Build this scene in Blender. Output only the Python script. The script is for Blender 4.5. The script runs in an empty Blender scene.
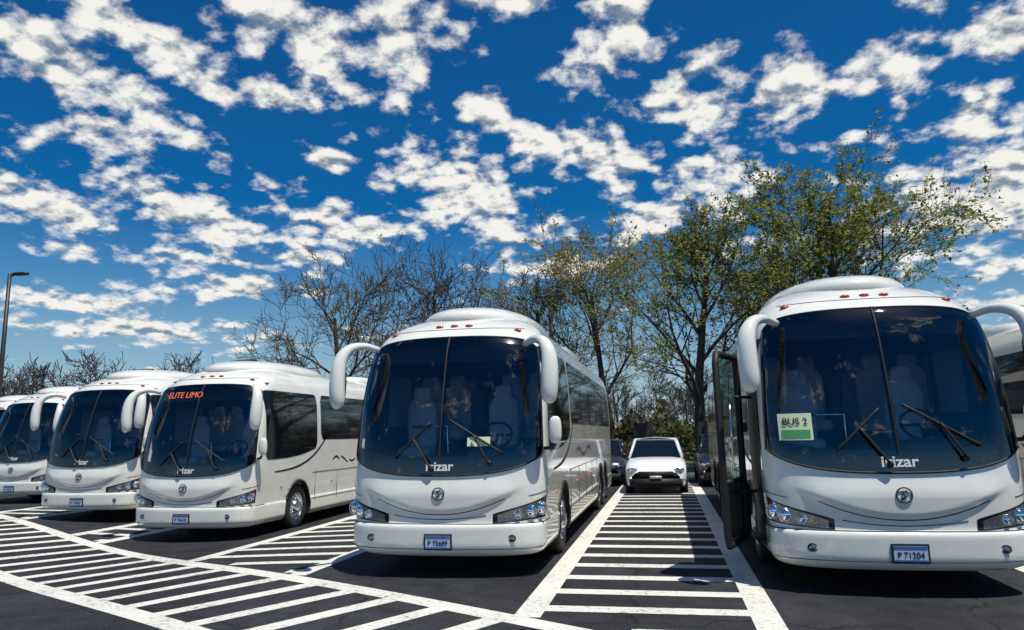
import bpy, math, random
import numpy as np
from mathutils import Vector, Matrix
scene=bpy.context.scene
scene.view_settings.view_transform='Standard'
try: scene.view_settings.look='None'
except Exception: pass
scene.view_settings.exposure=0
random.seed(7)

# ---------------------------------------------------------------- helpers
def new_mat(name):
    m=bpy.data.materials.new(name); m.use_nodes=True
    nt=m.node_tree; b=nt.nodes['Principled BSDF']
    return m,nt,b
def pmat(name,col,rough=.5,metal=0,spec=.5,coat=0,noise=0,nscale=8,bump=0,bscale=40,emis=None,es=0):
    m,nt,b=new_mat(name)
    b.inputs['Base Color'].default_value=(*col,1)
    b.inputs['Roughness'].default_value=rough
    b.inputs['Metallic'].default_value=metal
    b.inputs['Specular IOR Level'].default_value=spec
    b.inputs['Coat Weight'].default_value=coat
    b.inputs['Coat Roughness'].default_value=.04
    tc=nt.nodes.new('ShaderNodeTexCoord')
    if noise>0:
        n=nt.nodes.new('ShaderNodeTexNoise'); n.inputs['Scale'].default_value=nscale; n.inputs['Detail'].default_value=5
        nt.links.new(tc.outputs['Object'],n.inputs['Vector'])
        r=nt.nodes.new('ShaderNodeMapRange'); r.inputs['From Min'].default_value=.3; r.inputs['From Max'].default_value=.7
        r.inputs['To Min'].default_value=1-noise; r.inputs['To Max'].default_value=1+noise*.4
        nt.links.new(n.outputs['Fac'],r.inputs['Value'])
        mx=nt.nodes.new('ShaderNodeMix'); mx.data_type='RGBA'; mx.blend_type='MULTIPLY'; mx.inputs[0].default_value=1
        mx.inputs[6].default_value=(*col,1)
        nt.links.new(r.outputs[0],mx.inputs[7]); nt.links.new(mx.outputs[2],b.inputs['Base Color'])
    if bump>0:
        n2=nt.nodes.new('ShaderNodeTexNoise'); n2.inputs['Scale'].default_value=bscale; n2.inputs['Detail'].default_value=4
        nt.links.new(tc.outputs['Object'],n2.inputs['Vector'])
        bp=nt.nodes.new('ShaderNodeBump'); bp.inputs['Strength'].default_value=bump; bp.inputs['Distance'].default_value=.02
        nt.links.new(n2.outputs['Fac'],bp.inputs['Height']); nt.links.new(bp.outputs[0],b.inputs['Normal'])
    if emis:
        b.inputs['Emission Color'].default_value=(*emis,1); b.inputs['Emission Strength'].default_value=es
    return m

class MB:
    def __init__(s): s.v=[]; s.f=[]; s.m=[]
    def add(s,verts,faces,mi=0):
        o=len(s.v); s.v.extend([tuple(p) for p in verts]); s.f.extend([tuple(i+o for i in f) for f in faces]); s.m.extend([mi]*len(faces))
    def grid(s,P,nu,nv,mi=0,skip=None):
        vs=[P(i/nu,j/nv) for j in range(nv+1) for i in range(nu+1)]
        fs=[]
        for j in range(nv):
            for i in range(nu):
                if skip and skip((i+.5)/nu,(j+.5)/nv): continue
                a=j*(nu+1)+i; fs.append((a,a+1,a+nu+2,a+nu+1))
        s.add(vs,fs,mi)
    def box(s,x0,x1,y0,y1,z0,z1,mi=0):
        v=[(x,y,z) for z in (z0,z1) for y in (y0,y1) for x in (x0,x1)]
        s.add(v,[(0,2,3,1),(4,5,7,6),(0,1,5,4),(2,6,7,3),(0,4,6,2),(1,3,7,5)],mi)
    def tube(s,pts,rad,n=8,mi=0,cap=True,sx=1.0,sy=1.0):
        pts=[Vector(p) for p in pts]; N=len(pts)
        if not hasattr(rad,'__len__'): rad=[rad]*N
        t=(pts[1]-pts[0]).normalized()
        ref=Vector((0,0,1)) if abs(t.z)<.9 else Vector((1,0,0))
        a=t.cross(ref).normalized()
        vs=[]
        for i,p in enumerate(pts):
            if i==0: t=pts[1]-pts[0]
            elif i==N-1: t=pts[-1]-pts[-2]
            else: t=pts[i+1]-pts[i-1]
            t.normalize(); a=(a-t*a.dot(t)).normalized(); b=t.cross(a)
            for k in range(n):
                an=2*math.pi*k/n
                vs.append(p+a*(math.cos(an)*rad[i]*sx)+b*(math.sin(an)*rad[i]*sy))
        fs=[(i*n+k,i*n+(k+1)%n,(i+1)*n+(k+1)%n,(i+1)*n+k) for i in range(N-1) for k in range(n)]
        if cap: fs.append(tuple(range(n-1,-1,-1))); fs.append(tuple((N-1)*n+k for k in range(n)))
        s.add(vs,fs,mi)
    def lathe(s,prof,c,axis='x',n=32,mi=0,sgn=1):
        vs=[];N=len(prof)
        for (a,r) in prof:
            for k in range(n):
                an=2*math.pi*k/n
                if axis=='x': vs.append((c[0]+sgn*a,c[1]+r*math.cos(an),c[2]+r*math.sin(an)))
                elif axis=='y': vs.append((c[0]+r*math.cos(an),c[1]+sgn*a,c[2]+r*math.sin(an)))
                else: vs.append((c[0]+r*math.cos(an),c[1]+r*math.sin(an),c[2]+sgn*a))
        fs=[(i*n+k,i*n+(k+1)%n,(i+1)*n+(k+1)%n,(i+1)*n+k) for i in range(N-1) for k in range(n)]
        s.add(vs,fs,mi)
    def ellipsoid(s,c,r,nu=16,nv=10,mi=0,p=1.0):
        def sg(x): return math.copysign(abs(x)**p,x)
        def P(u,v):
            a=u*2*math.pi; b=(v-.5)*math.pi
            return (c[0]+r[0]*sg(math.cos(b))*sg(math.cos(a)),c[1]+r[1]*sg(math.cos(b))*sg(math.sin(a)),c[2]+r[2]*sg(math.sin(b)))
        s.grid(P,nu,nv,mi)
    def mesh(s,name,mats,smooth=True):
        me=bpy.data.meshes.new(name); me.from_pydata(s.v,[],s.f)
        for m in mats: me.materials.append(m)
        if len(s.f):
            me.polygons.foreach_set('material_index',s.m)
            me.polygons.foreach_set('use_smooth',[smooth]*len(s.f))
        me.update(); return me
def link(name,me,parent=None,loc=(0,0,0),rot=(0,0,0)):
    o=bpy.data.objects.new(name,me); scene.collection.objects.link(o)
    o.location=loc; o.rotation_euler=rot
    if parent: o.parent=parent
    return o
def empty(name,loc=(0,0,0),rot=(0,0,0),sc=1):
    o=bpy.data.objects.new(name,None); scene.collection.objects.link(o)
    o.location=loc; o.rotation_euler=rot; o.scale=(sc,)*3; o.empty_display_size=.3
    return o

# ---------------------------------------------------------------- materials
M_paint=pmat('coach_white_paint',(.84,.83,.755),.18,coat=.8,noise=.08,nscale=1.6)
M_black=pmat('black_frit',(.006,.006,.008),.12,spec=.6)
M_trim=pmat('black_rubber',(.012,.012,.012),.6)
M_groove=pmat('panel_gap',(.05,.05,.05),.8)
M_skirt=pmat('grey_skirt',(.25,.26,.26),.5,noise=.15)
M_sglass=pmat('dark_side_glass',(.006,.008,.010),.04,spec=.9)
M_tire=pmat('tyre_rubber',(.018,.018,.018),.8,noise=.3,nscale=20)
M_alloy=pmat('alloy_wheel',(.62,.62,.64),.28,metal=1)
M_chrome=pmat('chrome',(.8,.8,.82),.08,metal=1)
M_amber=pmat('amber_lens',(.75,.13,.02),.15,coat=.5)
M_red=pmat('red_lens',(.50,.06,.02),.15,coat=.5)
M_dark=pmat('dark_interior',(.05,.052,.06),.7)
M_wallin=pmat('cabin_lining',(.16,.16,.17),.7)
M_seat=pmat('seat_fabric',(.50,.50,.52),.8,noise=.2)
M_dash=pmat('dash_plastic',(.12,.12,.12),.5)
M_ceil=pmat('cabin_ceiling',(.55,.55,.55),.7)
M_white=pmat('white_print',(.8,.8,.8),.5)
M_led=pmat('orange_led',(.2,.05,.01),.5,emis=(1,.24,.10),es=.8)
M_plate=pmat('plate_face',(.50,.62,.74),.35,noise=.1,nscale=30)
M_plateblue=pmat('plate_blue_band',(.05,.13,.38),.35)
M_plateink=pmat('plate_ink',(.02,.03,.12),.5)
M_green=pmat('placard_green',(.08,.36,.12),.5)
M_plac=pmat('placard_paper',(.70,.80,.52),.5)
M_lampin=pmat('lamp_reflector',(.35,.36,.38),.2,metal=.9,noise=.3,nscale=30)
M_clear=pmat('lamp_clear_bulb',(.85,.88,.92),.05,metal=1)

def glass_mat(name,tint,base=.10):
    m=bpy.data.materials.new(name); m.use_nodes=True; nt=m.node_tree; nt.nodes.clear()
    out=nt.nodes.new('ShaderNodeOutputMaterial'); tr=nt.nodes.new('ShaderNodeBsdfTransparent'); gl=nt.nodes.new('ShaderNodeBsdfGlossy')
    fr=nt.nodes.new('ShaderNodeFresnel'); fr.inputs[0].default_value=1.5
    ad=nt.nodes.new('ShaderNodeMath'); ad.operation='ADD'; ad.inputs[1].default_value=base; ad.use_clamp=True
    mx=nt.nodes.new('ShaderNodeMixShader')
    tr.inputs[0].default_value=(*tint,1); gl.inputs[0].default_value=(.95,.97,1,1); gl.inputs['Roughness'].default_value=.015
    nt.links.new(fr.outputs[0],ad.inputs[0]); nt.links.new(ad.outputs[0],mx.inputs[0])
    nt.links.new(tr.outputs[0],mx.inputs[1]); nt.links.new(gl.outputs[0],mx.inputs[2]); nt.links.new(mx.outputs[0],out.inputs[0])
    return m
M_wind=glass_mat('windscreen_glass',(.82,.86,.87),.035)
M_doorg=glass_mat('door_glass',(.55,.68,.62),.05)

# ---------------------------------------------------------------- coach
LB=12.6
def zk(z): return z if z<1.5 else 1.5+(z-1.5)*1.05
tab=np.array([ # z,w,yf,d
(0.27,1.22,.12,.50),(0.31,1.29,.04,.52),(0.42,1.335,.0,.52),(0.62,1.34,.0,.52),(0.665,1.338,.008,.52),(0.685,1.322,.05,.52),(0.75,1.325,.055,.52),
(1.05,1.345,.05,.54),(1.45,1.35,.08,.56),(2.0,1.345,.18,.58),(2.6,1.32,.36,.62),(2.95,1.275,.50,.66),(3.15,1.215,.65,.72),
(3.30,1.11,.86,.80),(3.42,.95,1.13,.85),(3.51,.74,1.50,.92),(3.57,.46,1.95,1.0),(3.60,.20,2.4,1.0),(3.605,.02,2.8,1.0)])
tab[:,0]=[zk(z) for z in tab[:,0]]
def dense(tab,k=10):
    n=len(tab); out=[]
    m=np.zeros_like(tab)
    d=np.diff(tab,axis=0)
    for i in range(n):
        if i==0: m[i]=d[0]
        elif i==n-1: m[i]=d[-1]
        else:
            a,b=d[i-1],d[i]; m[i]=np.where(a*b>0,2*a*b/(a+b+1e-12*np.sign(a+b)+1e-15),0)
    for i in range(n-1):
        for j in range(k):
            t=j/k; h00=2*t**3-3*t**2+1;h10=t**3-2*t**2+t;h01=-2*t**3+3*t**2;h11=t**3-t**2
            out.append(h00*tab[i]+h10*m[i]+h01*tab[i+1]+h11*m[i+1])
    out.append(tab[-1]); return np.array(out)
DT=dense(tab)
def prof(z):
    return [float(np.interp(z,DT[:,0],DT[:,c])) for c in (1,2,3)]
NE=2.5
def sstep(a,b,x):
    t=max(0,min(1,(x-a)/(b-a))); return t*t*(3-2*t)
def nose(x,z):
    if z<.72 or z>1.32: return 0
    zc=.80+.20*(abs(x)/.86)**2
    return .040*sstep(zc-.02,zc+.06,z)*(1-sstep(1.02,1.30,z))*(1-sstep(.80,1.14,abs(x)))
def Pw(s,z,pr=None):
    w,yf,d=pr if pr else prof(z)
    sg=1 if s>=0 else -1; s=abs(s)
    if s<=1:
        ph=s*math.pi/2; x=w*math.sin(ph)**(2/NE); y=yf+d*(1-max(math.cos(ph),0)**(2/NE))-nose(x,z)
    else: x=w; y=yf+d+(s-1)
    return Vector((sg*x,y,z))
def s_of_x(x,z):
    w=prof(z)[0]; return math.copysign(math.asin(min(1,(abs(x)/w)**(NE/2)))/(math.pi/2),x)
def Nn(s,z):
    e=.01
    a=Pw(s+e,z)-Pw(s-e,z); b=Pw(s,z+e)-Pw(s,z-e)
    n=a.cross(b); n.normalize(); return n
def PO(s,z,off):
    return Pw(s,z)+Nn(s,z)*off
def PX(x,z,off): return PO(s_of_x(x,z),z,off)
def ws_s(v): return .775+.05*(1-v)-.015*v
def ws_zb(u): return 1.29+.27*u*u
def ws_zt(u): return 3.18-.09*u*u-.10*abs(u)**8
def ws_uv(s,z):
    v=.5
    for _ in range(3):
        u=s/ws_s(v); uu=max(-1.2,min(1.2,u)); v=(z-ws_zb(uu))/(ws_zt(uu)-ws_zb(uu))
    return u,v
AX=[2.3,8.75,10.05]; RA=.57
def body_mesh():
    mb=MB()
    rows=[]
    for z in list(np.arange(0.27,.66,.04))+[.665,.675,.685,.70]+list(np.arange(.72,1.34,.02))+list(np.arange(1.36,3.38,.045)):
        rows.append((float(z),prof(z)))
    for r in DT:
        if r[0]>3.39: rows.append((float(r[0]),[float(r[1]),float(r[2]),float(r[3])]))
    NF=30; NS=120; NR=8
    def contour(z,pr):
        w,yf,d=pr; pts=[]
        ss=[i/NF for i in range(NF+1)]
        for s in ss: pts.append((Pw(s,z,pr),s))
        y0=yf+d; y1=LB-.35-max(0,(z-3.3))*2
        for i in range(1,NS): pts.append((Vector((w,y0+(y1-y0)*i/NS,z)),2))
        for i in range(NR+1):
            ph=math.pi/2*(1-i/NR); x=w*math.sin(ph)**(.5) if ph>1e-6 else 0
            pts.append((Vector((x,y1+.35*(math.cos(ph)**.5 if ph<math.pi/2-1e-6 else 0),z)),3))
        return pts
    idx=[]
    for z,pr in rows:
        c=contour(z,pr); full=[(p,s) for p,s in c]+[(Vector((-p.x,p.y,p.z)),(-s if s<=1 else s)) for p,s in reversed(c[1:-1])]
        idx.append(full)
    n=len(idx[0])
    V=[p for r in idx for p,_ in r]; 
    F=[]
    for j in range(len(idx)-1):
        for i in range(n):
            i2=(i+1)%n
            c=(idx[j][i][0]+idx[j][i2][0]+idx[j+1][i][0]+idx[j+1][i2][0])/4
            s=(idx[j][i][1]+idx[j][i2][1])/2
            if abs(s)<=1:
                u,v=ws_uv(s,c.z)
                if abs(u)<.965 and .05<v<.972 and c.z>ws_zb(u)+.13: continue
            if any((c.y-a)**2+(c.z-.5)**2<RA**2 and abs(c.x)>1.0 for a in AX): continue
            F.append((j*n+i,j*n+i2,(j+1)*n+i2,(j+1)*n+i))
    for k,p in enumerate(V):
        if abs(p.x)>1.0:
            for a in AX:
                r=math.hypot(p.y-a,p.z-.5)
                if abs(r-RA)<.055 and r>0:
                    V[k]=Vector((p.x,a+(p.y-a)*RA/r,.5+(p.z-.5)*RA/r)); break
    F.append(tuple((len(idx)-1)*n+i for i in range(n)))
    mb.add(V,F)
    return mb.mesh('coach_body',[M_paint])
def side_patch(mb,sg,y0,y1,zb,zt,off,nu=30,nv=8,mi=0):
    def P(t,v):
        y=y0+(y1-y0)*t; z=zb(t)+(zt(t)-zb(t))*v
        w,yf,d=prof(z); x=w
        yy=yf+d
        if y<yy:
            q=1-(y-yf)/d; q=max(0,min(1,q)); x=w*(1-q**NE)**(1/NE)
        return (sg*(x+off),y,z)
    if sg<0: mb.grid(lambda t,v:P(1-t,v),nu,nv,mi)
    else: mb.grid(P,nu,nv,mi)

parts=[]
parts.append(('body',body_mesh()))
mb=MB()
def WS(off): return lambda a,v:PO((a*2-1)*ws_s(v),ws_zb(a*2-1)+(ws_zt(a*2-1)-ws_zb(a*2-1))*v,off)
def frame_skip(a,v):
    u=a*2-1
    return abs(u)<.94 and v<.955 and v>.125 and abs(u)>.012
mb.grid(WS(.006),80,40,0,frame_skip); parts.append(('windscreen_surround',mb.mesh('windscreen_surround',[M_black])))
mb=MB(); mb.grid(WS(.014),60,36); parts.append(('windscreen',mb.mesh('windscreen',[M_wind])))
mb=MB()
ring=[]
f=WS(.010)
for i in range(61): ring.append(f(i/60,0))
for i in range(1,40): ring.append(f(1,i/40))
for i in range(61): ring.append(f(1-i/60,1))
for i in range(1,40): ring.append(f(0,1-i/40))
ring.append(ring[0]); mb.tube(ring,.014,6,cap=False)
mb.tube([WS(.010)(.5,t) for t in np.linspace(.1,1,20)],.026,6,cap=False,sx=1,sy=.5)
mb.tube([WS(-.02)(.5,t) for t in np.linspace(.1,1,20)],.03,6,cap=False)
parts.append(('windscreen_seal',mb.mesh('seal',[M_trim])))
mb=MB()
def surf_line(x0,z0,x1,z1,off,n=10): return [PX(x0+(x1-x0)*i/n,z0+(z1-z0)*i/n,off) for i in range(n+1)]
mb.tube(surf_line(-.62,1.52,-.14,1.98,.035),.014,6); mb.tube(surf_line(-.10,1.38,-.36,1.76,.07),.015,6)
mb.tube(surf_line(.10,2.02,.84,1.56,.035),.014,6); mb.tube(surf_line(.66,1.44,.45,1.80,.07),.015,6)
mb.ellipsoid(PX(-.10,1.38,.04),(.04,.04,.04),10,6); mb.ellipsoid(PX(.66,1.44,.04),(.04,.04,.04),10,6)
parts.append(('wipers',mb.mesh('wipers',[M_trim])))
mb=MB()
for sg in (1,-1):
    lim=(.335,.90)
    zt=lambda t:.785+.215*t**.8; zb=lambda t:.70+.06*t
    def Pf(t,v,off,sg=sg,gr=0):
        s=lim[0]-gr+(lim[1]-lim[0]+2*gr)*t; t=max(t,0); a=zb(t)-gr*.4; b=zt(t)+gr*.4
        return PO(sg*s,a+(b-a)*v,off)
    def G(off,gr): return (lambda t,v:Pf(t,v,off,sg,gr)) if sg>0 else (lambda t,v:Pf(1-t,v,off,sg,gr))
    mb.grid(G(.004,.035),24,8,0); mb.grid(G(.009,0),24,8,1)
    for t,r in ((.30,.045),(.55,.068),(.80,.075)):
        s=lim[0]+(lim[1]-lim[0])*t; z=(zb(t)+zt(t))/2
        p=PO(sg*s,z,.012); mb.ellipsoid(p,(r,r*.55,r),14,8,2)
        n=Nn(sg*s,z)
        c=[p+Vector((math.cos(a)*r*1.1,0,math.sin(a)*r*1.1))+n*.012 for a in np.linspace(0,2*math.pi,17)]
        mb.tube(c,.008,5,3,cap=False)
    t=.93; s=lim[0]+(lim[1]-lim[0])*t; mb.ellipsoid(PO(sg*s,.88,.01),(.035,.03,.05),10,6,4)
parts.append(('headlights',mb.mesh('headlights',[M_black,M_lampin,M_clear,M_chrome,M_amber])))
mb=MB()
mb.tube([PX(x,.795+.20*(abs(x)/.86)**2.0,.0) for x in np.linspace(-.86,.86,41)],.007,5)
mb.tube([PX(x,.735+.05*(abs(x)/.6)**2.0,.001) for x in np.linspace(-.62,.62,31)],.005,5)
for sg in (1,-1):
    mb.tube([PO(sg*(.62+.38*t),1.02+.06*t,.001) for t in np.linspace(0,1,14)],.005,5)
mb.tube([PO(s,.677,.0) for s in np.linspace(-1.3,1.3,61)],.010,5)
mb.tube([PO(s,.37,.0) for s in np.linspace(-.9,.9,51)],.005,5)
mb.tube([PX(x,3.32,.001) for x in np.linspace(-1.0,1.0,41)],.005,5)
for sg in (1,-1):
    for z in (1.22,.62):
        mb.tube([(sg*(prof(z)[0]+.001),y,z) for y in (2.95,7.9)],.007,5)
        mb.tube([(sg*(prof(z)[0]+.001),y,z) for y in (10.8,12.2)],.007,5)
    for y in (3.1,4.3,5.5,6.7,7.85,10.9,11.6):
        mb.tube([(sg*(prof(z)[0]+.001),y,z) for z in (.35,.62,.9,1.22)],.006,5)
parts.append(('panel_gaps',mb.mesh('panel_gaps',[M_groove])))
mb=MB()
c=PX(0,1.06,.004)
mb.tube([c+Vector((math.cos(a)*.078,-.004,math.sin(a)*.078)) for a in np.linspace(0,2*math.pi,25)],.009,6,cap=False)
mb.tube([c+Vector((.03,-.004,.05)),c+Vector((-.02,-.004,.012)),c+Vector((.02,-.004,-.012)),c+Vector((-.03,-.004,-.05))],.010,6)
parts.append(('emblem',mb.mesh('emblem',[M_groove])))
mb=MB(); mb.box(-.185,.185,-.018,.01,.36,.56,0); mb.box(-.165,.165,-.022,-.0185,.38,.54,1)
mb.box(-.163,.163,-.025,-.0225,.505,.538,2); mb.box(-.163,.163,-.025,-.0225,.382,.398,2)
parts.append(('licence_plate',mb.mesh('licence_plate',[M_trim,M_plate,M_plateblue],False)))
mb=MB()
for sg in (1,-1):
    p=PX(sg*.95,.50,.0); mb.ellipsoid(p,(.045,.02,.035),14,8,1)
    mb.tube([p+Vector((math.cos(a)*.05,-.008,math.sin(a)*.04)) for a in np.linspace(0,2*math.pi,17)],.007,5,0,cap=False)
parts.append(('fog_lamps',mb.mesh('fog_lamps',[M_trim,M_lampin])))
mb=MB()
for x,z in ((-.92,3.28),(-.22,3.37),(0,3.375),(.22,3.37),(.92,3.28)):
    s=s_of_x(x,z); mb.ellipsoid(PO(s,z,.004),(.06,.035,.024),12,6)
parts.append(('marker_lamps',mb.mesh('marker_lamps',[M_red])))
mb=MB()
for sg in (1,-1):
    for y in (1.5,4.0,6.0,8.0,11.2):
        mb.ellipsoid((sg*1.345,y,.98),(.02,.05,.022),10,6)
parts.append(('side_marker_lamps',mb.mesh('side_marker_lamps',[M_amber])))
mb=MB()
mb.ellipsoid((0,3.2,3.54),(.95,2.15,.32),40,16,0,.86)
mb.ellipsoid((0,8.6,3.60),(.85,1.8,.24),32,12,0,.5)
mb.tube([Vector((x,2.0+.25*abs(x)**2,3.825-.05*x*x)) for x in np.linspace(-.34,.34,15)],.02,6,1)
parts.append(('roof_fairing',mb.mesh('roof_fairing',[M_paint,M_trim])))
mb=MB()
def cr(pts,k=5):
    P=[Vector(p) for p in pts]; P=[2*P[0]-P[1]]+P+[2*P[-1]-P[-2]]; out=[]
    for i in range(1,len(P)-2):
        for j in range(k):
            t=j/k; a,b,c,d=P[i-1:i+3]
            out.append(.5*((2*b)+(c-a)*t+(2*a-5*b+4*c-d)*t*t+(3*b-a-3*c+d)*t**3))
    out.append(P[-2]); return out
for sg in (1,-1):
    ctrl=[(1.08,.62,3.05),(1.24,.44,3.09),(1.39,.28,3.03),(1.475,.18,2.86),(1.49,.13,2.60),(1.48,.12,2.36),(1.475,.13,2.24),(1.47,.14,2.21)]
    rad=[.05,.06,.08,.105,.118,.115,.085,.02]
    c=cr([(sg*a,b,z) for a,b,z in ctrl]); rr=[r.x for r in cr([(q,0,0) for q in rad])]
    mb.tube(c,rr,16,0,sx=1,sy=.9)
    mb.ellipsoid((sg*1.48,.225,2.56),(.085,.02,.25),14,10,1,.7)
mb.ellipsoid((1.50,.42,1.86),(.085,.065,.18),16,12,0,.7)
mb.ellipsoid((1.50,.48,1.86),(.07,.015,.15),12,8,1,.7)
mb.tube([(1.25,.55,1.62),(1.40,.5,1.62),(1.48,.45,1.72)],.025,8,1)
parts.append(('mirrors',mb.mesh('mirrors',[M_paint,M_trim])))
mb=MB()
def rnd(t,L,r):
    d=min(t,1-t)*L
    return 0 if d>=r else (r-math.sqrt(max(0,r*r-(r-d)**2)))
for sg in (1,-1):
    if sg>0:
        side_patch(mb,sg,.80,3.15,lambda t:1.58+.02*t+.20*t**3+rnd(t,2.35,.12),lambda t:3.05-rnd(t,2.35,.12),.006,40,12)
    else:
        side_patch(mb,sg,2.0,3.15,lambda t:1.75+rnd(t,1.15,.1),lambda t:3.05-rnd(t,1.15,.1),.006,20,10)
    L2=8.6
    side_patch(mb,sg,3.35,3.35+L2,lambda t:1.98+rnd(t,L2,.15),lambda t:3.05-rnd(t,L2,.15),.006,120,10)
parts.append(('side_windows',mb.mesh('side_windows',[M_sglass])))
mb=MB()
for sg in (1,-1):
    for y in (4.9,6.5,8.1,9.7,11.2):
        mb.tube([(sg*(prof(z)[0]+.006),y,z) for z in (2.0,2.3,2.6,3.03)],.008,5)
    side_patch(mb,sg,1.2,3.6,lambda t:1.30+.05*t+.62*t**3,lambda t:1.33+.10*t+.60*t**3,.004,30,2)
    for k in range(5):
        y0=4.0+k*.5
        side_patch(mb,sg,y0,y0+.42,lambda t,k=k:1.45+.07*math.sin(k*1.7+t*3),lambda t,k=k:1.475+.07*math.sin(k*1.7+t*3)+.12*t*(1-t),.004,10,2)
parts.append(('window_pillars',mb.mesh('window_pillars',[M_trim])))
mb=MB()
for sg in (1,-1): 
    for a,b in ((.9,AX[0]-.6),(AX[0]+.6,AX[1]-.6),(AX[2]+.6,12.1)):
        side_patch(mb,sg,a,b,lambda t:.30,lambda t:.36,.004,10,1)
mb.box(-1.15,1.15,.5,12.3,.30,.34,1)
parts.append(('underbody',mb.mesh('underbody',[M_skirt,M_dark],False)))
mb=MB()
for a in AX:
    for sg in (1,-1):
        c=(sg*1.30,a,.50)
        tp=[(-.28,.30),(-.28,.46),(-.24,.495),(-.05,.495),(-.01,.47),(0,.40),(-.01,.30),(-.03,.29)]
        mb.lathe(tp,c,'x',36,0,sg)
        front=(a==AX[0])
        rp=[(-.01,.295),(.0,.285),(-.02,.27),(-.06,.25),(-.05,.16),(-.01,.14),(.035,.12),(.05,.09),(.05,.0)] if front else [(-.01,.295),(.0,.285),(-.03,.27),(-.10,.25),(-.12,.16),(-.06,.13),(.02,.11),(.03,.08),(.03,.0)]
        mb.lathe(rp,c,'x',36,1,sg)
        for k in range(10):
            an=k*math.pi/5
            mb.ellipsoid((c[0]+sg*(-.03 if front else -.09),a+.185*math.cos(an),.5+.185*math.sin(an)),(.03,.017,.017),8,5,1)
            an+=.3
            mb.ellipsoid((c[0]+sg*(-.052 if front else -.105),a+.225*math.cos(an),.5+.225*math.sin(an)),(.006,.022,.022),8,5,0)
parts.append(('wheels',mb.mesh('wheels',[M_tire,M_alloy])))
mb=MB()
for a in AX:
    for sg in (1,-1):
        arc=[(sg*1.0,a+RA*math.cos(t),.5+RA*math.sin(t)) for t in np.linspace(-.35,math.pi+.35,30)]
        vs=[]
        for p in arc: vs+= [(sg*.75,p[1],p[2]),(sg*1.33,p[1],p[2])]
        mb.add(vs,[(2*i,2*i+1,2*i+3,2*i+2) for i in range(29)],0)
        mb.add([(sg*.76,p[1],p[2]) for p in arc],[tuple(range(30))],0)
        mb.tube([(sg*(prof(max(.28,.5+RA*math.sin(t)))[0]+.002),a+RA*math.cos(t),.5+RA*math.sin(t)) for t in np.linspace(-.35,math.pi+.35,30)],.022,6,0)
parts.append(('wheel_arches',mb.mesh('wheel_arches',[M_trim])))
mb=MB()
mb.box(-1.22,1.22,.95,5.5,.95,1.0,0)
mb.add([(-1.24,1.0,.95),(-1.24,5.5,.95),(-1.2,5.5,3.2),(-1.2,1.0,3.2)],[(0,1,2,3)],7)
mb.add([(1.24,1.0,.95),(1.24,5.5,.95),(1.2,5.5,3.2),(1.2,1.0,3.2)],[(0,1,2,3)],7)
mb.add([(-1.2,1.0,3.22),(1.2,1.0,3.22),(1.2,5.5,3.25),(-1.2,5.5,3.25)],[(0,1,2,3)],5)
mb.add([(-1.24,5.5,.95),(1.24,5.5,.95),(1.24,5.5,3.2),(-1.24,5.5,3.2)],[(0,1,2,3)],7)
for sg in (1,-1):
    for y in (1.3,2.5,3.7):
        mb.add([(sg*1.19,y,1.95),(sg*1.19,y+1.0,1.95),(sg*1.17,y+1.0,2.75),(sg*1.17,y,2.75)],[(0,1,2,3)],6)  # pale panels on the lining, painted daylight of the side windows
mb.ellipsoid((0,.80,1.30),(1.15,.38,.22),24,10,1,.5)
mb.ellipsoid((.55,.85,1.52),(.38,.2,.12),16,8,1,.6)
C=Vector((.55,.98,1.80)); ax=Vector((0,-.75,.66)).normalized(); e1=Vector((1,0,0)); e2=ax.cross(e1)
mb.tube([C+e1*(.24*math.cos(t))+e2*(.24*math.sin(t)) for t in np.linspace(0,2*math.pi,29)],.018,6,2,cap=False)
mb.tube([C-e1*.23,C+e1*.23],.02,6,2); mb.tube([C,C+Vector((0,-.2,-.4))],.04,8,2)
def seat(x,y,z,mi=3):
    mb.ellipsoid((x,y,z+.42),(.25,.27,.09),16,8,mi,.5); mb.ellipsoid((x,y+.28,z+.82),(.24,.09,.42),16,10,mi,.5); mb.ellipsoid((x,y+.27,z+1.28),(.14,.07,.13),12,8,mi,.6)
    mb.box(x-.12,x+.12,y-.12,y+.12,z,z+.36,0)
seat(.55,1.36,1.15); seat(-.75,1.36,1.15)
for ry in (2.3,3.2,4.1):
    for x in (-.92,-.45,.45,.92): seat(x,ry,1.4)
mb.box(-1.2,-.2,2.0,5.4,1.0,1.4,0); mb.box(.2,1.2,2.0,5.4,1.0,1.4,0)
mb.tube([(-.25,1.3,1.1),(-.25,1.3,1.95),(-.8,1.3,1.95)],.02,6,4)
M_daylit=pmat('painted_daylight_panel',(.55,.62,.66),.3)  # opaque pale colour imitates daylight coming through the side windows
parts.append(('interior',mb.mesh('interior',[M_dark,M_dash,M_trim,M_seat,M_chrome,M_ceil,M_daylit,M_wallin])))
mb=MB(); mb.box(-1.0,1.0,.72,.84,2.85,3.08,0)
parts.append(('blind_box',mb.mesh('blind_box',[M_dark],False)))

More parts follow.
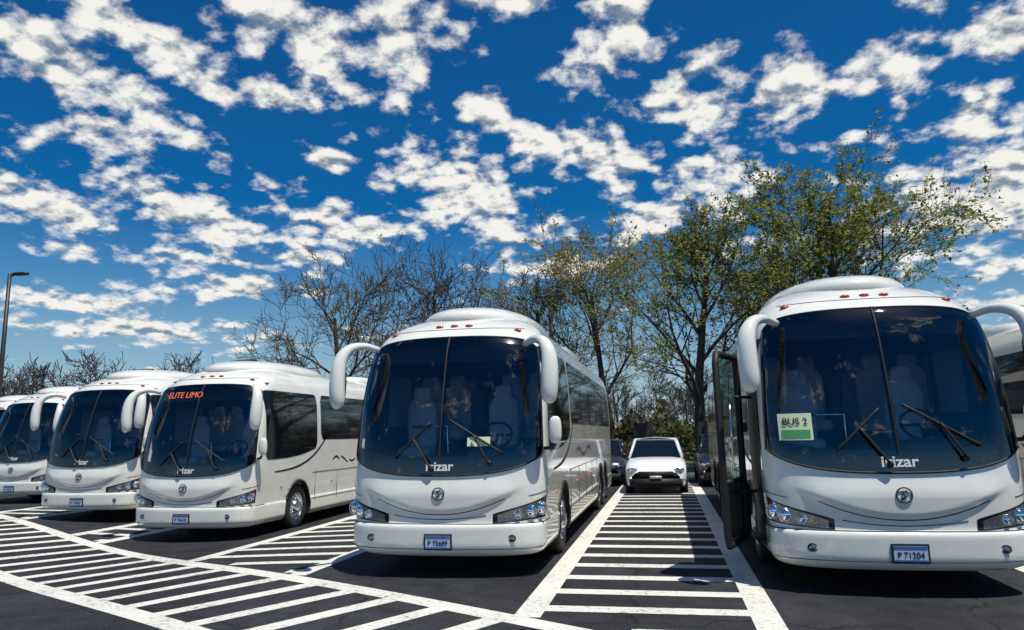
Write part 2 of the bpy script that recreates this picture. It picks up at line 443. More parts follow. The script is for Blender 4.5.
def text_mesh(s,size,ext=.002,off=.006):
    cu=bpy.data.curves.new('txt','FONT'); cu.body=s; cu.size=size; cu.align_x='CENTER'; cu.extrude=ext; cu.offset=off*size/.15
    o=bpy.data.objects.new('tmp_txt',cu); scene.collection.objects.link(o)
    bpy.context.view_layer.update()
    me=bpy.data.meshes.new_from_object(o.evaluated_get(bpy.context.evaluated_depsgraph_get()))
    bpy.data.objects.remove(o); return me
tm=text_mesh('irizar',.165,off=.003)
for v in tm.vertices:
    x=v.co.x*1.1; z=1.355+v.co.y; p=PX(x,z,.019+v.co.z); v.co=p
tm.materials.clear(); tm.materials.append(M_white)
parts.append(('badge_text',tm))
def door_mesh(mat):
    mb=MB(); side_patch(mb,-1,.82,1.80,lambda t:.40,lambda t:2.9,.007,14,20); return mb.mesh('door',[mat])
D_closed=door_mesh(M_sglass); D_shade=door_mesh(M_trim)  # open door: black patch on uncut body paints the doorway's shade
platenum=['P 75689','P 71204','P 74418','P 73092','P 70551','P 76633','P 72870']
cnt=[0]
def coach(loc,opened=False,led=False,placard=None,rot=0,sc=1):
    e=empty('coach_bus',loc,(0,0,rot),sc)
    for n,me in parts: link(n,me,e)
    t=text_mesh(platenum[cnt[0]],.085,off=.002); cnt[0]+=1
    for v in t.vertices: v.co=Vector((v.co.x*.95,-.0245-v.co.z,.42+v.co.y))
    t.materials.clear(); t.materials.append(M_plateink); link('plate_number',t,e)
    link('doorway_shade_patch' if opened else 'entrance_door',D_shade if opened else D_closed,e)
    if opened:
        mb=MB()
        A=Vector((-1.80,.62,0)); B=Vector((-1.50,1.50,0))
        z0,z1=.42,2.72
        cs=[A+Vector((0,0,z0)),B+Vector((0,0,z0)),B+Vector((0,0,z1)),A+Vector((-.02,.05,z1))]
        loop=[]
        for i in range(4):
            p,q=cs[i],cs[(i+1)%4]
            loop+= [p+(q-p)*.06,p+(q-p)*.5,p+(q-p)*.94]
        loop.append(loop[0]); mb.tube(loop,.045,8,0,cap=False)
        mb.tube([A.lerp(B,.04)+Vector((0,0,1.15)),A.lerp(B,.96)+Vector((0,0,1.15))],.035,8,0)
        mb.add([c for c in cs],[(0,1,2,3)],1)
        n=Vector((-.95,.3,0)).normalized()*.02
        mb.add([cs[0]+n,cs[1]+n,B+Vector((0,0,1.13))+n,A+Vector((0,0,1.13))+n],[(0,1,2,3)],2)
        mb.tube([B.lerp(A,.3)+Vector((.02,0,1.0)),Vector((-1.2,1.6,1.0))],.022,6,0)
        mb.tube([B.lerp(A,.3)+Vector((.02,0,2.2)),Vector((-1.2,1.6,2.2))],.022,6,0)
        mb.tube([A.lerp(B,.2)+Vector((.07,0,1.3)),A.lerp(B,.2)+Vector((.07,0,2.1))],.014,6,3)
        mb.box(-1.42,-1.20,.92,1.7,.42,.46,0)
        link('entrance_door_leaf',mb.mesh('leaf',[M_trim,M_doorg,M_paint,M_chrome]),e)
    if led:
        t=text_mesh('ELITE LIMO',.175,off=0.0)
        for v in t.vertices: v.co=PX(v.co.x*1.0-.38,2.90+v.co.y,.022)
        t.materials.clear(); t.materials.append(M_led); link('destination_sign',t,e)
    if placard:
        x,z,w,h,kind=placard; mb=MB()
        mb.grid(lambda a,b:PX(x-w/2+w*a,z-h/2+h*b,.020),4,4,0)
        if kind: mb.grid(lambda a,b:PX(x-w*.42+w*.84*a,z-h*.42+h*.3*b,.024),4,2,1)
        link('placard',mb.mesh('placard',[M_plac,M_green]),e)
        if kind:
            t=text_mesh('BUS 2',h*.36,off=.0)
            for v in t.vertices: v.co=PX(x+v.co.x*.95,z+h*.08+v.co.y,.026+v.co.z)
            t.materials.clear(); t.materials.append(M_trim); link('placard_text',t,e)
    return e

# ---------------------------------------------------------------- ground
def gz(x,y): return -.22*math.exp(-((x+10)/4.2)**2)*math.exp(-((y-14)/14)**2)
def asphalt():
    m,nt,b=new_mat('asphalt'); L=nt.links
    tc=nt.nodes.new('ShaderNodeTexCoord')
    def noise(sc,det=6): 
        n=nt.nodes.new('ShaderNodeTexNoise'); n.inputs['Scale'].default_value=sc; n.inputs['Detail'].default_value=det; L.new(tc.outputs['Object'],n.inputs['Vector']); return n.outputs['Fac']
    big=noise(.35,4); fine=noise(60,2); mid=noise(3,5)
    def mr(v,a,b_,c,d):
        r=nt.nodes.new('ShaderNodeMapRange'); L.new(v,r.inputs[0]); r.inputs[1].default_value=a; r.inputs[2].default_value=b_; r.inputs[3].default_value=c; r.inputs[4].default_value=d; return r.outputs[0]
    def mul(a,b_):
        q=nt.nodes.new('ShaderNodeMath'); q.operation='MULTIPLY'; L.new(a,q.inputs[0]); L.new(b_,q.inputs[1]); return q.outputs[0]
    v=mul(mul(mr(big,.3,.7,.55,1.5),mr(fine,.3,.7,.4,1.7)),mr(mid,.3,.7,.7,1.3))
    vor=nt.nodes.new('ShaderNodeTexVoronoi'); vor.feature='DISTANCE_TO_EDGE'; vor.inputs['Scale'].default_value=.22
    w=nt.nodes.new('ShaderNodeVectorMath'); w.operation='ADD'; nn=nt.nodes.new('ShaderNodeTexNoise'); nn.inputs['Scale'].default_value=1.3; nn.inputs['Detail'].default_value=5
    L.new(tc.outputs['Object'],nn.inputs['Vector']); L.new(nn.outputs['Color'],w.inputs[0]); L.new(tc.outputs['Object'],w.inputs[1]); L.new(w.outputs[0],vor.inputs['Vector'])
    crack=mr(vor.outputs['Distance'],.0,.006,.35,1)
    v=mul(v,crack)
    mx=nt.nodes.new('ShaderNodeMix'); mx.data_type='RGBA'; mx.blend_type='MULTIPLY'; mx.inputs[0].default_value=1; mx.inputs[6].default_value=(.024,.025,.029,1)
    L.new(v,mx.inputs[7]); L.new(mx.outputs[2],b.inputs['Base Color'])
    b.inputs['Roughness'].default_value=.85; b.inputs['Specular IOR Level'].default_value=.25
    bp=nt.nodes.new('ShaderNodeBump'); bp.inputs['Strength'].default_value=.5; bp.inputs['Distance'].default_value=.01; L.new(fine,bp.inputs['Height']); L.new(bp.outputs[0],b.inputs['Normal'])
    return m
def linepaint():
    m,nt,b=new_mat('road_paint'); L=nt.links
    tc=nt.nodes.new('ShaderNodeTexCoord')
    n=nt.nodes.new('ShaderNodeTexNoise'); n.inputs['Scale'].default_value=14; n.inputs['Detail'].default_value=8; n.inputs['Roughness'].default_value=.72; L.new(tc.outputs['Object'],n.inputs['Vector'])
    n3=nt.nodes.new('ShaderNodeTexNoise'); n3.inputs['Scale'].default_value=1.1; n3.inputs['Detail'].default_value=5; L.new(tc.outputs['Object'],n3.inputs['Vector'])
    sm=nt.nodes.new('ShaderNodeMath'); sm.operation='MULTIPLY_ADD'; L.new(n3.outputs['Fac'],sm.inputs[0]); sm.inputs[1].default_value=.25; L.new(n.outputs['Fac'],sm.inputs[2])
    r=nt.nodes.new('ShaderNodeMapRange'); L.new(sm.outputs[0],r.inputs[0]); r.inputs[1].default_value=.46; r.inputs[2].default_value=.58
    mx=nt.nodes.new('ShaderNodeMix'); mx.data_type='RGBA'; L.new(r.outputs[0],mx.inputs[0]); mx.inputs[6].default_value=(.16,.16,.15,1)
    m2=nt.nodes.new('ShaderNodeMix'); m2.data_type='RGBA'; L.new(n3.outputs['Fac'],m2.inputs[0]); m2.inputs[6].default_value=(.58,.57,.51,1); m2.inputs[7].default_value=(.78,.76,.69,1)
    L.new(m2.outputs[2],mx.inputs[7]); L.new(mx.outputs[2],b.inputs['Base Color']); b.inputs['Roughness'].default_value=.75
    return m
M_asph=asphalt(); M_line=linepaint()
M_grass=pmat('grass_ground',(.05,.075,.022),.95,noise=.5,nscale=1.5,bump=.8,bscale=30)
M_kerb=pmat('concrete_kerb',(.35,.34,.32),.85,noise=.25,nscale=5)
mb=MB()
def gp(x0,x1,y0,y1,nx,ny,dz,z=gz): mb.grid(lambda a,b:(x0+(x1-x0)*a,y0+(y1-y0)*b,z(x0+(x1-x0)*a,y0+(y1-y0)*b)+dz),nx,ny)
gp(-2500,2500,-2500,2500,2,2,-.30,lambda x,y:0); link('ground',mb.mesh('ground',[M_grass]))
mb=MB(); gp(-70,60,-60,31,260,182,0); link('parking_lot',mb.mesh('parking_lot',[M_asph]))
mb=MB(); gp(-120,90,31.15,300,8,8,.10,lambda x,y:0); link('grass_verge',mb.mesh('grass_verge',[M_grass]))
mb=MB(); mb.box(-120,90,31.0,31.15,-.3,.12); link('kerb',mb.mesh('kerb',[M_kerb],False))

mb=MB()
def strip(p,q,w,dz=.004):
    p=Vector((p[0],p[1],0)); q=Vector((q[0],q[1],0)); d=(q-p); L=d.length; d.normalize(); n=Vector((-d.y,d.x,0))*w/2
    k=max(1,int(L/.5)); 
    vs=[]
    for i in range(k+1):
        c=p+(q-p)*i/k
        for s in (-1,1):
            r=c+n*s; vs.append((r.x,r.y,gz(r.x,r.y)+dz))
    mb.add(vs,[(2*i,2*i+2,2*i+3,2*i+1) for i in range(k)])
SL=-.585
def lineA(x): return 7.0+SL*(x+.7)
Ld=Vector((-1,-SL)).normalized(); Nd=Vector((-Ld.y,Ld.x))
if Nd.y>0: Nd=-Nd
jr=random.Random(4)
strip((.69,lineA(.69)),(-30,lineA(-30)),.28)
strip((3.0,lineA(3.0)-2.5),(-30,lineA(-30)-2.5),.28,.0035)
wperp=2.5*math.cos(math.atan(.585))
p0=Vector((.6,lineA(.6)))
k=0.25
while k<36:
    j=jr.uniform(-.02,.02)
    a=p0+Ld*(k+j)+Nd*.14; b_=p0+Ld*(k-j)+Nd*(wperp-.14)
    strip(a,b_,.25+jr.uniform(-.012,.012)); k+=.80
def vline(x,y0,y1,w=.28): strip((x,y0),(x,y1),w)
vline(-1.46,lineA(-1.46)+.16,27); vline(.85,4.0,27)
y=7.15
while y<27:
    xl=-1.32
    if y<lineA(xl)+.16: xl=max(xl,-.7+(7.0+.32-y)/.585)
    if xl<.6: strip((xl,y+jr.uniform(-.015,.015)),(.71,y+jr.uniform(-.015,.015)),.26,.0042)
    y+=.86
def aisle(x0,x1,y1,sp=.8):
    vline(x0,lineA(x0)+.16,y1); vline(x1,lineA(x1)+.16,y1)
    y=lineA(x1)+.5
    while y<y1:
        xl=x0+.14
        if y<lineA(xl)+.16: xl=-.7+(7.0+.32-y)/.585
        if xl<x1-.3: strip((xl,y),(x1-.14,y),.24,.0042)
        y+=sp
aisle(-7.7,-5.05,27); aisle(-12.5,-11.25,28); aisle(-17.6,-15.6,29); vline(4.35,5.5,27); vline(8.9,5.5,27)
link('painted_road_markings',mb.mesh('markings',[M_line],False))

# ---------------------------------------------------------------- coaches
def put(x,y,**k): return coach((x,y,gz(x,y+1)),**k)
put(-2.95,9.45,placard=(.52,1.72,.30,.12,False))
put(2.47,8.85,opened=True,placard=(-1.0,1.80,.34,.30,True),sc=1.01)
put(-9.6,13.6,led=True)
put(-14.0,15.8)
put(-19.6,19.4,sc=.96)
put(-24.6,22.6,sc=.96)
put(7.35,9.1)

# ---------------------------------------------------------------- cars
def car(loc,rot,colr,rough=.25,hs=1.0):
    Mp=pmat('car_paint',colr,rough,coat=.7)
    e=empty('parked_car',loc,(0,0,rot)); e.scale=(1,1,hs)
    st=[(0,.70,.30,.62),(.05,.80,.24,.74),(.20,.88,.22,.86),(1.0,.91,.22,.98),(1.4,.91,.22,1.0),(3.0,.91,.22,1.02),(4.0,.90,.22,1.02),(4.5,.86,.24,.98),(4.65,.74,.30,.80)]
    mb=MB(); vs=[]
    for (y,w,zb,zt) in st:
        half=[(0,zt),(w*.55,zt-.005),(w*.85,zt-.04),(w*.98,zt-.14),(w,zt-.32),(w*.99,zb+.18),(w*.93,zb)]
        ring=half+[(-a,b) for a,b in reversed(half[1:])]
        vs+=[(a,y,b) for a,b in ring]
    n=13
    fs=[(i*n+k,i*n+(k+1)%n,(i+1)*n+(k+1)%n,(i+1)*n+k) for i in range(len(st)-1) for k in range(n)]
    fs+= [tuple(range(n)),tuple((len(st)-1)*n+k for k in range(n-1,-1,-1))]
    mb.add(vs,fs); link('body',mb.mesh('car_body',[Mp]),e)
    base=[(-.80,1.15),(.80,1.15),(.84,2.6),(.78,4.35),(-.78,4.35),(-.84,2.6)]
    top=[(-.62,1.85),(.62,1.85),(.66,2.7),(.60,3.9),(-.60,3.9),(-.66,2.7)]
    mb=MB(); vs=[(x,y,.96) for x,y in base]+[(x,y,1.48) for x,y in top]
    mb.add(vs,[(i,(i+1)%6,6+(i+1)%6,6+i) for i in range(6)]); link('windows',mb.mesh('car_glass',[M_sglass],False),e)
    mb=MB()
    for i in range(6): mb.tube([(base[i][0],base[i][1],.95),(top[i][0],top[i][1],1.48)],.045,6)
    mb.grid(lambda a,b:((a*2-1)*(.64+.03*math.sin(b*3.14)),1.8+2.15*b,1.47+.07*(1-(a*2-1)**2)+.02*math.sin(b*3.14)),8,8)
    for i in range(6): 
        j=(i+1)%6; mb.tube([(top[i][0],top[i][1],1.48),(top[j][0],top[j][1],1.48)],.04,6)
    link('roof',mb.mesh('car_roof',[Mp]),e)
    mb=MB()
    mb.box(-.50,.50,-.012,.1,.47,.62,0); mb.box(-.76,.76,-.005,.12,.20,.42,0)
    for sg in (1,-1):
        mb.ellipsoid((sg*.66,.08,.66),(.17,.10,.06),14,8,1); mb.ellipsoid((sg*.98,1.65,1.02),(.10,.06,.08),10,8,0)
    mb.box(-.17,.17,-.02,-.013,.42,.50,2)
    link('front_details',mb.mesh('car_front',[M_trim,M_clear,M_plate]),e)
    mb=MB()
    for a in (.85,3.65):
        for sg in (1,-1):
            c=(sg*.90,a,.33); mb.lathe([(-.22,.2),(-.22,.31),(-.18,.33),(-.03,.33),(.0,.29),(-.01,.22)],c,'x',24,0,sg); mb.lathe([(-.01,.22),(-.04,.19),(-.02,.05),(-.02,0)],c,'x',24,1,sg)
            mb.lathe([(-.10,.37),(.012,.37),(.013,.30)],c,'x',24,0,sg)
    link('wheels',mb.mesh('car_wheels',[M_tire,M_alloy]),e)
    return e
car((-.38,22.4,0),0,(.78,.79,.78),hs=1.04)
car((-2.35,25.6,0),0,(.03,.03,.035))
car((1.85,25.0,0),0,(.02,.024,.03),hs=1.1)
car((-6.0,26.4,0),math.radians(0),(.35,.36,.37))
car((5.2,24.6,0),math.radians(0),(.20,.03,.03))

# ---------------------------------------------------------------- trees
def bark(name,c): return pmat(name,c,.9,noise=.4,nscale=6,bump=.6,bscale=25)
M_bark=bark('bark_brown',(.065,.048,.035)); M_bark2=bark('bark_grey',(.08,.065,.055))
def leafmat(name,c1,c2,tr=.45):
    m,nt,b=new_mat(name); g=nt.nodes.new('ShaderNodeNewGeometry')
    r=nt.nodes.new('ShaderNodeMix'); r.data_type='RGBA'; r.inputs[6].default_value=(*c1,1); r.inputs[7].default_value=(*c2,1)
    nt.links.new(g.outputs['Random Per Island'],r.inputs[0]); nt.links.new(r.outputs[2],b.inputs['Base Color'])
    b.inputs['Roughness'].default_value=.6
    out=[n for n in nt.nodes if n.type=='OUTPUT_MATERIAL'][0]
    t=nt.nodes.new('ShaderNodeBsdfTranslucent'); nt.links.new(r.outputs[2],t.inputs[0]); mx=nt.nodes.new('ShaderNodeMixShader'); mx.inputs[0].default_value=tr
    nt.links.new(b.outputs[0],mx.inputs[1]); nt.links.new(t.outputs[0],mx.inputs[2]); nt.links.new(mx.outputs[0],out.inputs[0])
    return m
M_leafg=leafmat('spring_leaves',(.12,.155,.02),(.36,.35,.055)); M_leafr=leafmat('bud_leaves',(.12,.08,.04),(.18,.15,.05)); M_leafy=leafmat('yellow_buds',(.20,.18,.03),(.42,.36,.07))
def tree_mesh(rng,H=11,spread=1.0,levels=4,trunk_frac=.25,leaf=None,nleaf=3,leafsize=.09,r0=.2,kids=(12,7,5,4),name='tree',rmin=.009):
    mb=MB(); lv=[];lf=[]
    def grow(p,d,L,r,lev):
        n=4 if lev<2 else 3
        pts=[p.copy()];rad=[r]; q=p.copy(); dd=d.copy()
        for i in range(n):
            jit=Vector((rng.gauss(0,1),rng.gauss(0,1),rng.gauss(0,.7)))*(.05 if lev==0 else .16)
            up=Vector((0,0,.08 if lev>0 else .15))
            dd=(dd+jit+up).normalized(); q=q+dd*(L/n); pts.append(q.copy()); rad.append(max(rmin,r*(1-(.62 if lev==0 else .75)*(i+1)/n)))
        mb.tube(pts,rad,7 if lev==0 else (5 if lev==1 else 3),0,cap=False)
        if lev<levels:
            K=kids[lev]
            for k in range(K):
                f=trunk_frac+(1-trunk_frac)*((k+rng.random()*.8)/K) if lev==0 else .22+.78*(k+rng.random())/K
                f=min(f,.98); i=min(int(f*n),n-1); t=f*n-i; bp=pts[i].lerp(pts[i+1],t); br=rad[i]*(1-t)+rad[i+1]*t
                ax=(pts[i+1]-pts[i]).normalized()
                an=rng.random()*6.283 if lev>0 else k*2.4+rng.random()*.6
                s1=ax.cross(Vector((0,0,1)) if abs(ax.z)<.9 else Vector((1,0,0))).normalized(); s2=ax.cross(s1)
                side=s1*math.cos(an)+s2*math.sin(an)
                ang=(1.10-.55*f if lev==0 else rng.uniform(.5,1.0))
                nd=(ax*math.cos(ang)+side*math.sin(ang)).normalized()
                if lev==0: nl=H*.47*spread*(1-.55*(f-trunk_frac)/(1-trunk_frac))*rng.uniform(.85,1.15)
                else: nl=L*rng.uniform(.40,.64)
                grow(bp,nd,nl,max(br*(.55 if lev==0 else .6),rmin),lev+1)
        if leaf and lev>=levels-1:
            for k in range(nleaf):
                t=rng.random()*n; i=min(int(t),n-1); c=pts[i].lerp(pts[i+1],t-i)+Vector((rng.gauss(0,.08),rng.gauss(0,.08),rng.gauss(0,.08)))
                a=Vector((rng.gauss(0,1),rng.gauss(0,1),rng.gauss(0,.5))).normalized(); b=a.cross(Vector((rng.gauss(0,.6),rng.gauss(0,.6),1))).normalized()
                s=leafsize*rng.uniform(.5,1.3); o=len(lv)
                lv.extend([c-a*s,c+b*s*.6,c+a*s,c-b*s*.6]); lf.append((o,o+1,o+2,o+3))
    grow(Vector((0,0,-.3)),Vector((0,0,1)),H*.80,r0,0)
    lm=None
    if leaf:
        l=MB(); l.add(lv,lf); lm=l.mesh(name+'_leaves',[leaf],False)
    return mb,lm
def put_tree(nm,x,y,seed,bk,**k):
    rng=random.Random(seed); mb,lm=tree_mesh(rng,name=nm,**k); e=empty(nm,(x,y,0.05),(0,0,0))
    link('trunk_and_branches',mb.mesh(nm+'_wood',[bk]),e)
    if lm: link('foliage',lm,e)
    return e
put_tree('budding_tree',1.35,32.0,3,M_bark,H=10.8,spread=1.15,leaf=M_leafg,nleaf=9,leafsize=.075,r0=.26,kids=(11,6,5,4))
put_tree('budding_tree',-2.6,38.0,5,M_bark,H=11.6,spread=1.15,leaf=M_leafy,nleaf=6,leafsize=.075,r0=.22,kids=(11,6,5,4))
put_tree('budding_tree',4.6,35.5,8,M_bark,H=10.2,spread=1.05,leaf=M_leafg,nleaf=8,leafsize=.075,r0=.24,kids=(10,6,5,3))
put_tree('budding_tree',7.6,32.5,11,M_bark2,H=11.3,spread=1.3,leaf=M_leafg,nleaf=12,leafsize=.082,r0=.28,kids=(12,6,5,4))
put_tree('bare_tree',-6.8,39.5,21,M_bark2,H=11.0,spread=.9,leaf=M_leafr,nleaf=1,leafsize=.06,r0=.22,rmin=.012)
put_tree('bare_tree',-12.3,37.5,23,M_bark2,H=11.5,spread=1.0,leaf=M_leafr,nleaf=1,leafsize=.07,r0=.24,rmin=.014,trunk_frac=.18)
put_tree('bare_tree',-16.6,37.0,29,M_bark2,H=10.6,spread=1.15,leaf=M_leafy,nleaf=2,leafsize=.06,r0=.24,rmin=.014,trunk_frac=.18)
rng=random.Random(77); var=[]
for i in range(4):
    b,_=tree_mesh(rng,H=10.5,spread=1.2,levels=3,kids=(10,7,5,3),r0=.25,trunk_frac=.12,rmin=.035); var.append((np.array(b.v),b.f))
mb=MB()
for i in range(110):
    t=i/109; 
    az=math.radians(-75+112*t+rng.uniform(-.6,.6)); D_=rng.uniform(100,140)
    if az>math.radians(-28): D_+=35
    Vv,F=var[rng.randrange(4)]; a=rng.random()*6.28; s=rng.uniform(.8,1.3)
    Rm=np.array([[math.cos(a),-math.sin(a),0],[math.sin(a),math.cos(a),0],[0,0,1]])*s
    W=Vv@Rm.T+np.array([math.sin(az)*D_,math.cos(az)*D_,-.2]); mb.add(W.tolist(),F)
link('distant_treeline',mb.mesh('treeline',[M_bark2]))
M_shrub=leafmat('shrub_leaves',(.04,.05,.015),(.14,.15,.04)); M_brush=leafmat('brush_brown',(.07,.055,.035),(.13,.11,.05))
def shrub_mass(name,x0,x1,y0,y1,h,n,size,mat,seed):
    rg=random.Random(seed); m=MB(); V=[];F=[]
    for i in range(n):
        x=rg.uniform(x0,x1); y=rg.uniform(y0,y1); hh=h*(.55+.45*math.sin(x*.9+seed)*math.sin(x*.37+1.3)+.25*rg.random())
        z=rg.random()**.7*max(.3,hh); c=Vector((x,y,z))
        a=Vector((rg.gauss(0,1),rg.gauss(0,1),rg.gauss(0,1))).normalized(); b=a.cross(Vector((rg.gauss(0,1),rg.gauss(0,1),rg.gauss(0,1)))).normalized(); s=size*rg.uniform(.5,1.4)
        o=len(V); V+= [c-a*s,c+b*s*.7,c+a*s,c-b*s*.7]; F.append((o,o+1,o+2,o+3))
    m.add(V,F); return link(name,m.mesh(name,[mat],False))
shrub_mass('hedge',-14,16,44,47,2.0,12000,.16,M_shrub,1)
shrub_mass('distant_brush',-170,80,100,112,5.0,16000,.6,M_brush,2)

# ---------------------------------------------------------------- poles, sign
M_pole=pmat('pole_bronze',(.03,.027,.025),.5,noise=.2)
M_wood=pmat('pole_wood',(.07,.055,.045),.9,noise=.3)
def lamp(x,y,h,rot):
    e=empty('street_lamp',(x,y,0),(0,0,rot)); mb=MB()
    mb.tube([(0,0,-.2),(0,0,h*.5),(0,0,h)],[.11,.09,.07],12); mb.tube([(0,0,-.2),(0,0,.7)],.28,14); link('pole',mb.mesh('pole',[M_pole]),e)
    mb=MB(); mb.tube([(0,0,h-.12),(.35,0,h-.06)],.04,8); mb.ellipsoid((.52,0,h-.05),(.36,.16,.06),20,8,0,.6); link('lamp_head',mb.mesh('lamp_head',[M_pole]),e)
lamp(-25.7,24.6,8.6,0)
e=empty('utility_pole',(-6.5,43.5,0)); mb=MB(); mb.tube([(0,0,-.2),(0,0,10.6)],[.17,.11],10); mb.box(-.9,.9,-.05,.05,9.9,10.02); mb.tube([(.3,0,9.0),(.3,0,9.7)],.16,10)
link('post',mb.mesh('post',[M_wood]),e)
e=empty('notice_sign',(-.95,31.8,.1)); mb=MB(); mb.tube([(-.32,0,0),(-.32,0,2.1)],.05,8); mb.tube([(.32,0,0),(.32,0,2.1)],.05,8); mb.box(-.4,.4,-.04,.04,1.25,2.05)
link('board',mb.mesh('board',[M_wood],False),e)

# ---------------------------------------------------------------- sky + sun
sd=Vector((.27,-.20,.93)).normalized()
w=bpy.data.worlds.new('World'); scene.world=w; w.use_nodes=True; nt=w.node_tree; nt.nodes.clear(); L=nt.links
try:
    w.cycles.sampling_method='MANUAL'; w.cycles.sample_map_resolution=256
except Exception: pass
out=nt.nodes.new('ShaderNodeOutputWorld')
sky=nt.nodes.new('ShaderNodeTexSky'); sky.sky_type='NISHITA'; sky.sun_disc=False
sky.sun_elevation=math.asin(sd.z); sky.sun_rotation=math.atan2(sd.x,sd.y); sky.air_density=1.0; sky.dust_density=.4; sky.ozone_density=3.0
def Mth(op,a,b=None,c=None,clamp=False):
    n=nt.nodes.new('ShaderNodeMath'); n.operation=op; n.use_clamp=clamp
    for i,v in enumerate((a,b,c)):
        if v is None: continue
        if isinstance(v,(int,float)): n.inputs[i].default_value=v
        else: L.new(v,n.inputs[i])
    return n.outputs[0]
tc=nt.nodes.new('ShaderNodeTexCoord'); sx=nt.nodes.new('ShaderNodeSeparateXYZ'); L.new(tc.outputs['Generated'],sx.inputs[0])
X,Y,Z=sx.outputs
az=Mth('MULTIPLY',Mth('ARCTAN2',X,Y),57.29578)
el=Mth('MULTIPLY',Mth('ARCSINE',Z),57.29578)
def planar(add):
    den=Mth('ADD',Mth('MAXIMUM',Z,0.0),add)
    cv=nt.nodes.new('ShaderNodeCombineXYZ'); L.new(Mth('DIVIDE',X,den),cv.inputs[0]); L.new(Mth('DIVIDE',Y,den),cv.inputs[1]); return cv.outputs[0]
cvA=planar(.13); cvB=planar(.34)
def vadd(vec,off):
    a=nt.nodes.new('ShaderNodeVectorMath'); a.operation='ADD'; L.new(vec,a.inputs[0])
    if isinstance(off,tuple): a.inputs[1].default_value=off
    else: L.new(off,a.inputs[1])
    return a.outputs[0]
def noise(vec,scale,detail=8,rough=.55,off=None):
    n=nt.nodes.new('ShaderNodeTexNoise'); n.noise_dimensions='2D'; n.inputs['Scale'].default_value=scale; n.inputs['Detail'].default_value=detail; n.inputs['Roughness'].default_value=rough
    if off: vec=vadd(vec,off)
    L.new(vec,n.inputs['Vector']); return n
wv=noise(cvB,9,3,.6,off=(5,1,0)); wsc=nt.nodes.new('ShaderNodeVectorMath'); wsc.operation='SCALE'; wsc.inputs['Scale'].default_value=.06; L.new(wv.outputs['Color'],wsc.inputs[0])
cvW=vadd(cvB,wsc.outputs[0])
def puffs(off,det):
    n=noise(vadd(cvB,off),10.5,det,.6)
    vo=nt.nodes.new('ShaderNodeTexVoronoi'); vo.voronoi_dimensions='2D'; vo.feature='F1'; vo.inputs['Scale'].default_value=20
    L.new(vadd(cvW,off),vo.inputs['Vector'])
    return Mth('ADD',Mth('MULTIPLY',n.outputs['Fac'],.88),Mth('MULTIPLY',Mth('SUBTRACT',.55,vo.outputs['Distance']),.20))
n1=puffs((0,0,0),7); n2=puffs((.009,-.022,0),4)
wn=noise(cvA,2.2,3,.5,off=(7,3,1)); ws=nt.nodes.new('ShaderNodeSeparateXYZ'); L.new(wn.outputs['Color'],ws.inputs[0])
azw=Mth('ADD',az,Mth('MULTIPLY',Mth('SUBTRACT',ws.outputs[0],.5),4)); elw=Mth('ADD',el,Mth('MULTIPLY',Mth('SUBTRACT',ws.outputs[1],.5),2))
cc=nt.nodes.new('ShaderNodeCombineXYZ'); L.new(azw,cc.inputs[0]); L.new(elw,cc.inputs[1])
cl=[(-39.0,27.1,7.7,1.5,-20),(-42.6,23.9,7.9,1.7,-20),(-28.3,29.1,7.1,2.0,-15),(-28.9,24.7,3.0,.9,0),(-19.5,28.7,3.5,3.1,0),(-13.8,25.0,3.3,1.3,-10),(-10.8,31.7,2.5,0.8,0),(-3.0,29.1,4.0,2.3,30),(-5.9,21.4,6.0,1.8,-20),(3.1,23.7,3.6,2.4,10),(10.6,24.3,3.1,2.3,25),(-15.5,18.8,6.6,2.8,-25),(-26.1,20.6,1.9,0.7,0),(-41.8,20.5,3.0,1.2,0),(-44.9,15.4,4.4,1.4,0),(-35.7,16.0,6.7,1.7,-8),(-24.5,15.7,5.8,1.3,0),(-42.4,12.8,3.0,0.7,0),(-34.8,12.6,4.1,0.6,0),(-8.3,15.8,2.2,1.1,0),(1.1,16.2,4.5,1.3,10),(6.2,19.0,2.9,1.8,0),(18.2,25.1,3.6,1.8,40),(24.2,24.7,2.7,1.6,0),(24.5,14.8,9.0,5.0,8),(31,12,9,8,0),(21.4,20.5,1.7,0.6,0),(14.7,19.9,2.2,0.7,0),(-27.1,13.1,3.4,0.7,0),(-43.4,9.4,5.4,0.8,0),(-33.4,10.7,6.4,0.6,0),(-37.8,7.6,8.0,0.8,0),(-7.6,12.9,4.7,0.8,0)]
Dn=None
for (a0,e0,ra,re,t) in cl:
    mp=nt.nodes.new('ShaderNodeMapping'); mp.vector_type='TEXTURE'; L.new(cc.outputs[0],mp.inputs[0])
    mp.inputs['Location'].default_value=(a0,e0,0); mp.inputs['Rotation'].default_value=(0,0,math.radians(t)); mp.inputs['Scale'].default_value=(ra*1.18,re*1.3,1)
    ln=nt.nodes.new('ShaderNodeVectorMath'); ln.operation='LENGTH'; L.new(mp.outputs[0],ln.inputs[0])
    q=ln.outputs['Value']
    Dn=q if Dn is None else Mth('MINIMUM',Dn,q)
D=Mth('SUBTRACT',1.0,Dn)
g=noise(cvA,1.5,4,.5,off=(3.3,8.1,0)).outputs['Fac']
G=Mth('MULTIPLY',Mth('SUBTRACT',g,.68),5.0)
D=Mth('MINIMUM',Mth('MAXIMUM',Mth('MAXIMUM',D,G),-1.3),.85)
dens=Mth('ADD',D,Mth('MULTIPLY',Mth('SUBTRACT',n1,.50),3.6))
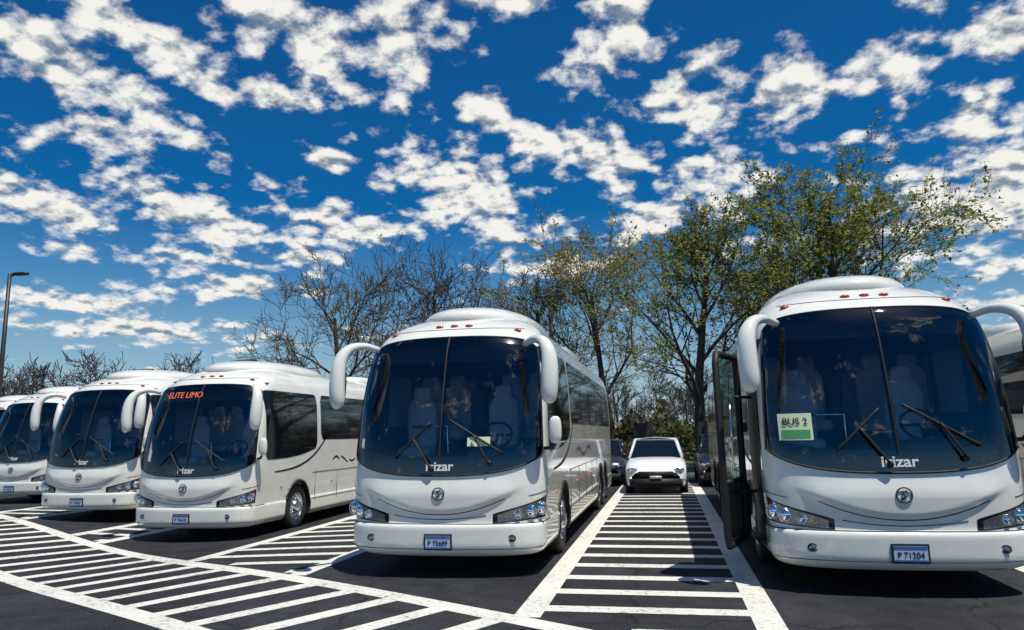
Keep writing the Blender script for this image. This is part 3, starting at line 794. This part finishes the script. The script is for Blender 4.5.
def mr(v,a,b,c,d,sm=True):
    r=nt.nodes.new('ShaderNodeMapRange'); r.interpolation_type='SMOOTHSTEP' if sm else 'LINEAR'; L.new(v,r.inputs[0])
    for i,q in enumerate((a,b,c,d)): r.inputs[i+1].default_value=q
    return r.outputs[0]
mask=mr(dens,-.18,.62,0,1)
lit=Mth('MULTIPLY_ADD',Mth('SUBTRACT',n1,n2),4.4,.64,clamp=True)
thick=mr(dens,.6,1.5,0,1)
lit=Mth('SUBTRACT',lit,Mth('MULTIPLY',thick,.24),clamp=True)
cr_=nt.nodes.new('ShaderNodeValToRGB'); L.new(lit,cr_.inputs[0])
cr_.color_ramp.elements[0].position=.0; cr_.color_ramp.elements[0].color=(.23,.30,.38,1)
cr_.color_ramp.elements[1].position=.72; cr_.color_ramp.elements[1].color=(.98,.97,.92,1)
haze=mr(el,-2,18,.75,0)
hs=nt.nodes.new('ShaderNodeHueSaturation'); hs.inputs['Hue'].default_value=.503; hs.inputs['Saturation'].default_value=1.72; hs.inputs['Value'].default_value=1.0; L.new(sky.outputs[0],hs.inputs['Color'])
cm=nt.nodes.new('ShaderNodeVectorMath'); cm.operation='MAXIMUM'; L.new(hs.outputs[0],cm.inputs[0]); cm.inputs[1].default_value=(.06,.06,.06)
bg1=nt.nodes.new('ShaderNodeBackground'); L.new(cm.outputs[0],bg1.inputs[0]); bg1.inputs[1].default_value=.083
bg2=nt.nodes.new('ShaderNodeBackground'); L.new(cr_.outputs[0],bg2.inputs[0]); bg2.inputs[1].default_value=.92
bg3=nt.nodes.new('ShaderNodeBackground'); bg3.inputs[0].default_value=(.45,.66,.82,1); bg3.inputs[1].default_value=.8
m1=nt.nodes.new('ShaderNodeMixShader'); L.new(haze,m1.inputs[0]); L.new(bg1.outputs[0],m1.inputs[1]); L.new(bg3.outputs[0],m1.inputs[2])
m2=nt.nodes.new('ShaderNodeMixShader'); L.new(mask,m2.inputs[0]); L.new(m1.outputs[0],m2.inputs[1]); L.new(bg2.outputs[0],m2.inputs[2]); L.new(m2.outputs[0],out.inputs[0])
su=bpy.data.lights.new('sun','SUN'); su.energy=4.7; su.angle=math.radians(.53); su.color=(1,.955,.86)
so=bpy.data.objects.new('sun',su); scene.collection.objects.link(so); so.rotation_euler=(-sd).to_track_quat('-Z','Y').to_euler(); so.location=(10,-10,30)

# ---------------------------------------------------------------- camera
psi=math.radians(11.5);th=math.radians(9.14);ro=math.radians(1.1)
fwd=Vector((-math.sin(psi)*math.cos(th),math.cos(psi)*math.cos(th),math.sin(th)))
R=Vector((math.cos(psi),math.sin(psi),0));U=R.cross(fwd)
R2=R*math.cos(ro)-U*math.sin(ro); U2=R*math.sin(ro)+U*math.cos(ro)
cam=bpy.data.cameras.new('camera'); co=bpy.data.objects.new('camera',cam); scene.collection.objects.link(co)
cam.sensor_width=36; cam.lens=36*740/1024; cam.clip_end=6000; cam.clip_start=.05
mt=Matrix((R2,U2,-fwd)).transposed().to_4x4(); mt.translation=Vector((0,0,1.8)); co.matrix_world=mt
scene.camera=co
